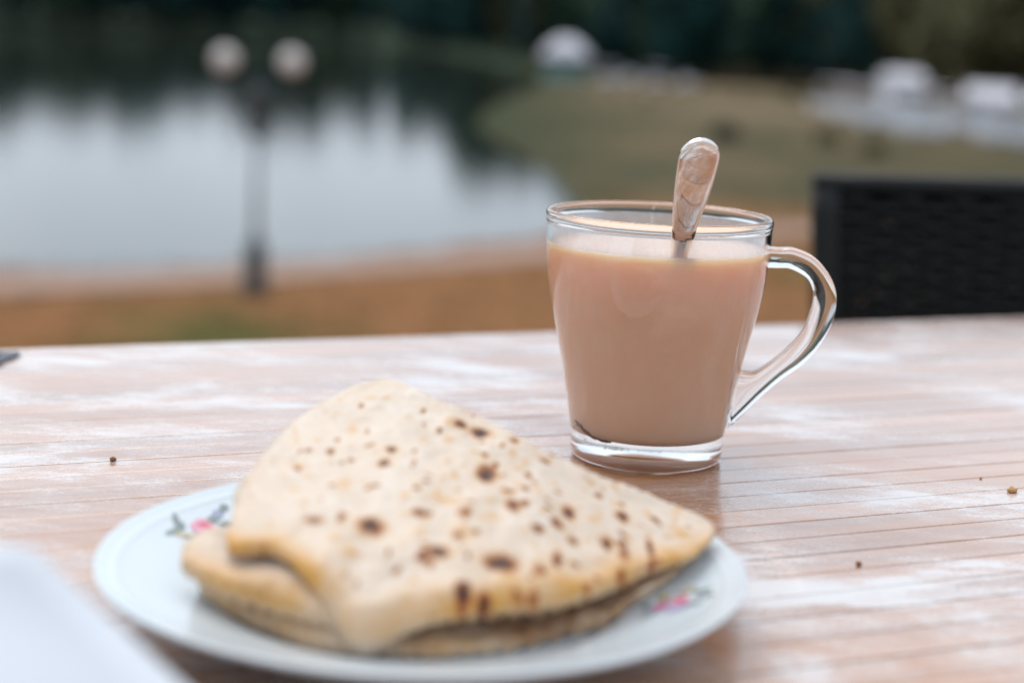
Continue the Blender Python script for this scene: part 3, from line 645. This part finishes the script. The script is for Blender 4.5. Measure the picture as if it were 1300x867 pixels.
def boat(x, y, rz, label, group, canopy=True, sc=1):
    b = thing('boat', label, 'boat', (x, y, float(ground_z(x, y))-.02), rz, group); b.scale = (sc, sc, sc)
    link('hull', BP['hull'], b); link('seat', BP['seat'], b)
    if canopy:
        link('canopy', BP['canopy'], b)
        for px in (-.9, .65):
            for py in (-.7, .7): link('post', BP['post'], b, (px, py, 0))
rb = random.Random(3)
for i in range(13):
    t = i/12; x = 26.6+1.2*math.sin(i*2.2)-1.8*(i % 3); y = 86+36*t
    boat(x, y, R(150+rb.uniform(-25, 25)), 'white covered boat drawn up in the row on the lake shore', 'white boats along the shore', i % 4 != 2, rb.uniform(1.1, 1.35))
for i, (x, y) in enumerate([(8.8, 172), (11.2, 176), (13.6, 171), (17.2, 174)]):
    boat(x, y, R(rb.uniform(-100, -60)), 'pale boat drawn up beside the white pavilion across the lake', 'boats by the pavilion', i % 2 == 0, 1.05)
pv_ = thing('pavilion', 'open lakeside pavilion with white roof and teal base across the water', 'pavilion', (4.3, 176.0, float(ground_z(4.3, 176.0))-.1)); pv_.scale = (.80, .80, .90)
bm = bmesh.new(); box(bm, -2.9, 2.9, -2.2, 2.2, 0, .75, .03); bm_obj('base', bm, BTEAL, pv_, False)
for x in (-2.5, 0, 2.5):
    for y in (-1.9, 1.9): bm = bmesh.new(); tube(bm, [(x, y, .74), (x, y, 2.75)], .09, 8); bm_obj('post', bm, BTEAL, pv_)
bm = bmesh.new(); box(bm, -2.4, 2.4, 1.5, 1.6, .76, 2.0); bm_obj('rear_screen', bm, BTEAL, pv_, False)
bm = bmesh.new(); e_ = [bm.verts.new(p) for p in [(-3.3, -2.6, 2.7), (3.3, -2.6, 2.7), (3.3, 2.6, 2.7), (-3.3, 2.6, 2.7), (-2.6, -2, 3.9), (2.6, -2, 3.9), (2.6, 2, 3.9), (-2.6, 2, 3.9), (-.8, 0, 5.0), (.8, 0, 5.0)]]
for q in ((3, 2, 1, 0), (0, 1, 5, 4), (1, 2, 6, 5), (2, 3, 7, 6), (3, 0, 4, 7), (4, 5, 9, 8), (6, 7, 8, 9), (5, 6, 9), (7, 4, 8)): bm.faces.new([e_[k] for k in q])
bm_obj('roof', bm, CANVAS, pv_, False)

def hut(x, y, rz, wd, h, label):
    t = thing('lakeside_hut', label, 'hut', (x, y, float(ground_z(x, y))-.05), rz, 'white huts on the lake shore')
    bm = bmesh.new(); box(bm, -wd/2, wd/2, -1.4, 1.4, 0, h, .02); bm_obj('wall', bm, BWHITE, t, False)
    bm = bmesh.new(); q = [bm.verts.new(p) for p in [(-wd/2-.25, -1.65, h+.003), (wd/2+.25, -1.65, h+.003), (wd/2+.25, 1.65, h+.003), (-wd/2-.25, 1.65, h+.003), (-wd/2-.1, 0, h+.75), (wd/2+.1, 0, h+.75)]]
    for k in ((3, 2, 1, 0), (0, 1, 5, 4), (2, 3, 4, 5), (1, 2, 5), (3, 0, 4)): bm.faces.new([q[j] for j in k])
    bm_obj('roof', bm, CANVAS, t, False)
    bm = bmesh.new(); box(bm, -.42, .42, -1.46, -1.403, .05, min(1.95, h-.12), .01); d = bm_obj('door', bm, BGREY, t, False)
    bm = bmesh.new(); box(bm, .28, .34, -1.52, -1.462, .95, 1.05); bm_obj('handle', bm, DIRON, d, False)
    for s in (-1, 1):
        bm = bmesh.new(); box(bm, s*wd*.36-.3, s*wd*.36+.3, -1.45, -1.403, .85, 1.4); w_ = bm_obj('window', bm, DIRON, t, False)
        bm = bmesh.new(); box(bm, s*wd*.36-.38, s*wd*.36+.38, -1.5, -1.452, .77, .845); bm_obj('sill', bm, BWHITE, w_, False)
hut(28.3, 125.5, R(8), 2.5, 2.3, 'tall narrow white hut where the row of white boats ends')
hut(31.6, 113, R(-20), 3.0, 1.7, 'wide white hut on the shore behind the middle of the boats')
hut(32.2, 101, R(-12), 2.6, 1.8, 'low white hut on the shore behind the nearer boats')
# ================================================================== TREES
def tree_proto(seed, h, wdt, nleaf, lsize, lobes, low):
    rg = random.Random(seed); bm = bmesh.new()
    top = h*.72; bend = [(rg.uniform(-.25, .25)*i*.4, rg.uniform(-.25, .25)*i*.4, top*i/5) for i in range(6)]; bend[0] = (0, 0, -.4)
    tube(bm, bend, [h*.024, h*.019, h*.016, h*.012, h*.008, h*.003], 8); LB = []
    for i in range(lobes):
        a = i*2.399+rg.uniform(-.4, .4); zf = low+(1-low)*(i+.5)/lobes; rad = wdt*.5*(.62*math.sin(math.pi*min(1, (zf-low)/(1-low)*.85+.15))+.12)
        c = Vector((rad*math.cos(a), rad*math.sin(a), h*zf*.94)); LB.append((c, wdt*rg.uniform(.22, .33)))
        if i % 2 == 0: b0_ = Vector(bend[min(4, 1+int(zf*4))]); tube(bm, [b0_, b0_.lerp(c, .55)+Vector((0, 0, .2)), c], [h*.007, h*.005, h*.002], 5)
    bmesh.ops.recalc_face_normals(bm, faces=bm.faces); tm = bpy.data.meshes.new('trunk'); bm.to_mesh(tm); bm.free(); tm.materials.append(BARK)
    vv, ff = [], []
    for i in range(nleaf):
        c, r_ = LB[i % lobes]; d_ = Vector((rg.gauss(0, 1), rg.gauss(0, 1), rg.gauss(0, .8))).normalized(); p_ = c+d_*r_*(rg.random()**.45)
        a = Vector((rg.gauss(0, 1), rg.gauss(0, 1), rg.gauss(0, .6))).normalized(); b_ = a.orthogonal().normalized()*lsize*rg.uniform(.5, 1.1); a = a*lsize*rg.uniform(.6, 1.3); k = len(vv)
        vv += [p_-a, p_+b_*.8-a*.1, p_+a, p_-b_]; ff.append((k, k+1, k+2, k+3))
    cm = bpy.data.meshes.new('crown'); cm.from_pydata([tuple(q) for q in vv], [], ff); return tm, cm
PRT = [tree_proto(11, 14, 10, 2600, .55, 9, .22), tree_proto(12, 16, 9, 2600, .55, 10, .18), tree_proto(13, 12, 11, 2400, .55, 9, .25), tree_proto(14, 18, 8, 2600, .5, 11, .15)]
CR = {}
def tree(x, y, kind, mat, sc, label, group):
    tm, cm = PRT[kind]
    if (kind, mat) not in CR: c = cm.copy(); c.materials.clear(); c.materials.append(LEAF[mat]); CR[kind, mat] = c
    t = thing('tree', label, 'tree', (x, y, float(ground_z(x, y))-.05), rt3.uniform(0, 6.28), group); t.scale = (sc, sc, sc*rt3.uniform(.9, 1.12))
    link('trunk', tm, t); link('crown', CR[kind, mat], t)
rt3 = random.Random(21)
A1, B1 = Vector((-62, 690)), Vector((-330, 455))
for row in range(2):                                    # far bank, several hundred metres off
    for i in range(28):
        t = (i+.5*row)/21; p = A1.lerp(B1, t)+Vector((.62, .78))*0+Vector((-.3, .95))*(12+row*16+rt3.uniform(-4, 4))
        tree(p.x, p.y, rt3.randrange(4), rt3.choice([0, 3, 3, 0, 1]), rt3.uniform(1.8, 2.3), 'dark green tree in the wood along the distant bank', 'trees along the distant bank')
side_pts = [(35, 98), (37, 114), (35, 132), (33, 152), (27, 180), (15, 190), (7, 200), (4, 225), (1, 262), (-9, 320), (-22, 400), (-38, 500), (-50, 590)]
path_ = catmull([(x, y, 0) for x, y in side_pts], 4)
for i, p in enumerate(path_):
    for row in range(2):
        x, y = p.x+7+row*10+rt3.uniform(-2, 2), p.y+4+row*7+rt3.uniform(-3, 3); k = rt3.choice([0, 1, 2, 2, 2, 1, 3] if p.y < 330 else [0, 0, 3, 1]); far_ = smooth_step(150, 500, p.y)
        lab = {2: 'olive yellow tree on the wooded side shore beyond the boats', 1: 'mid green tree on the wooded side shore beyond the boats'}.get(k, 'deep green tree on the wooded side shore beyond the boats')
        tree(x, y, rt3.randrange(4), k, (.85+.75*far_)*rt3.uniform(.85, 1.15), lab, lab.split(' on ')[0]+'s on the side shore')
rbu = random.Random(77)
for i in range(16):
    y = rbu.uniform(70, 165); x = rbu.uniform(1.5+.02*y, .22*y); d_ = float(lake_sd(np.array([x]), np.array([y]))[0])
    if d_ < 1.2 or (x > 21 and 82 < y < 128): continue
    k = rbu.choice([1, 2, 2, 1]); tm, cm = PRT[2]
    lab = {2: 'low olive brown bush on the rough grass beside the lake', 1: 'low mid green bush on the rough grass beside the lake'}.get(k, 'low dark green bush on the rough grass beside the lake')
    if (2, k) not in CR: c = cm.copy(); c.materials.clear(); c.materials.append(LEAF[k]); CR[2, k] = c
    sc = rbu.uniform(.04, .08); t = thing('bush', lab, 'bush', (x, y, float(ground_z(x, y))-.25), rbu.uniform(0, 6.28), lab.split(' on ')[0].replace('low ', 'low ')+'es by the lake'); t.scale = (sc*1.5, sc*1.5, sc)
    link('stem', tm, t); link('crown', CR[2, k], t)
# ================================================================== GRASS TUFTS ON THE BANK
rg = random.Random(9); gv, gf, gm = [], [], []
tufts = []
for i in range(5200):
    y = rg.uniform(17, 52); x = rg.uniform(-.36*y, .34*y); tufts.append((x, y))
tx = np.array([t[0] for t in tufts]); ty = np.array([t[1] for t in tufts]); td = lake_sd(tx, ty); tzv = ground_z(tx, ty)
for (x, y), d_, z_ in zip(tufts, td, tzv):
    if d_ < .6 or 1.9 < d_ < 4.6 and rg.random() < .93: continue
    gr = noise.noise(Vector((x*.16, y*.16, 2))); mi_ = 1 if gr > .22 else rg.choice([0, 0, 2])
    for b_ in range(5):
        a = rg.uniform(0, 6.28); hgt = rg.uniform(.06, .17); bx, by = x+rg.gauss(0, .07), y+rg.gauss(0, .07); k = len(gv)
        gv += [(bx-.012*math.sin(a), by+.012*math.cos(a), z_-.02), (bx+.012*math.sin(a), by-.012*math.cos(a), z_-.02), (bx+.09*math.cos(a), by+.09*math.sin(a), z_+hgt)]; gf.append((k, k+1, k+2)); gm.append(mi_)
g = mesh_obj('grass', gv, gf, GRASSM, smooth=False); g.data.polygons.foreach_set('material_index', gm); tag(g, 'dry brown and green grass tufts covering the lake bank', 'grass'); g['kind'] = 'stuff'
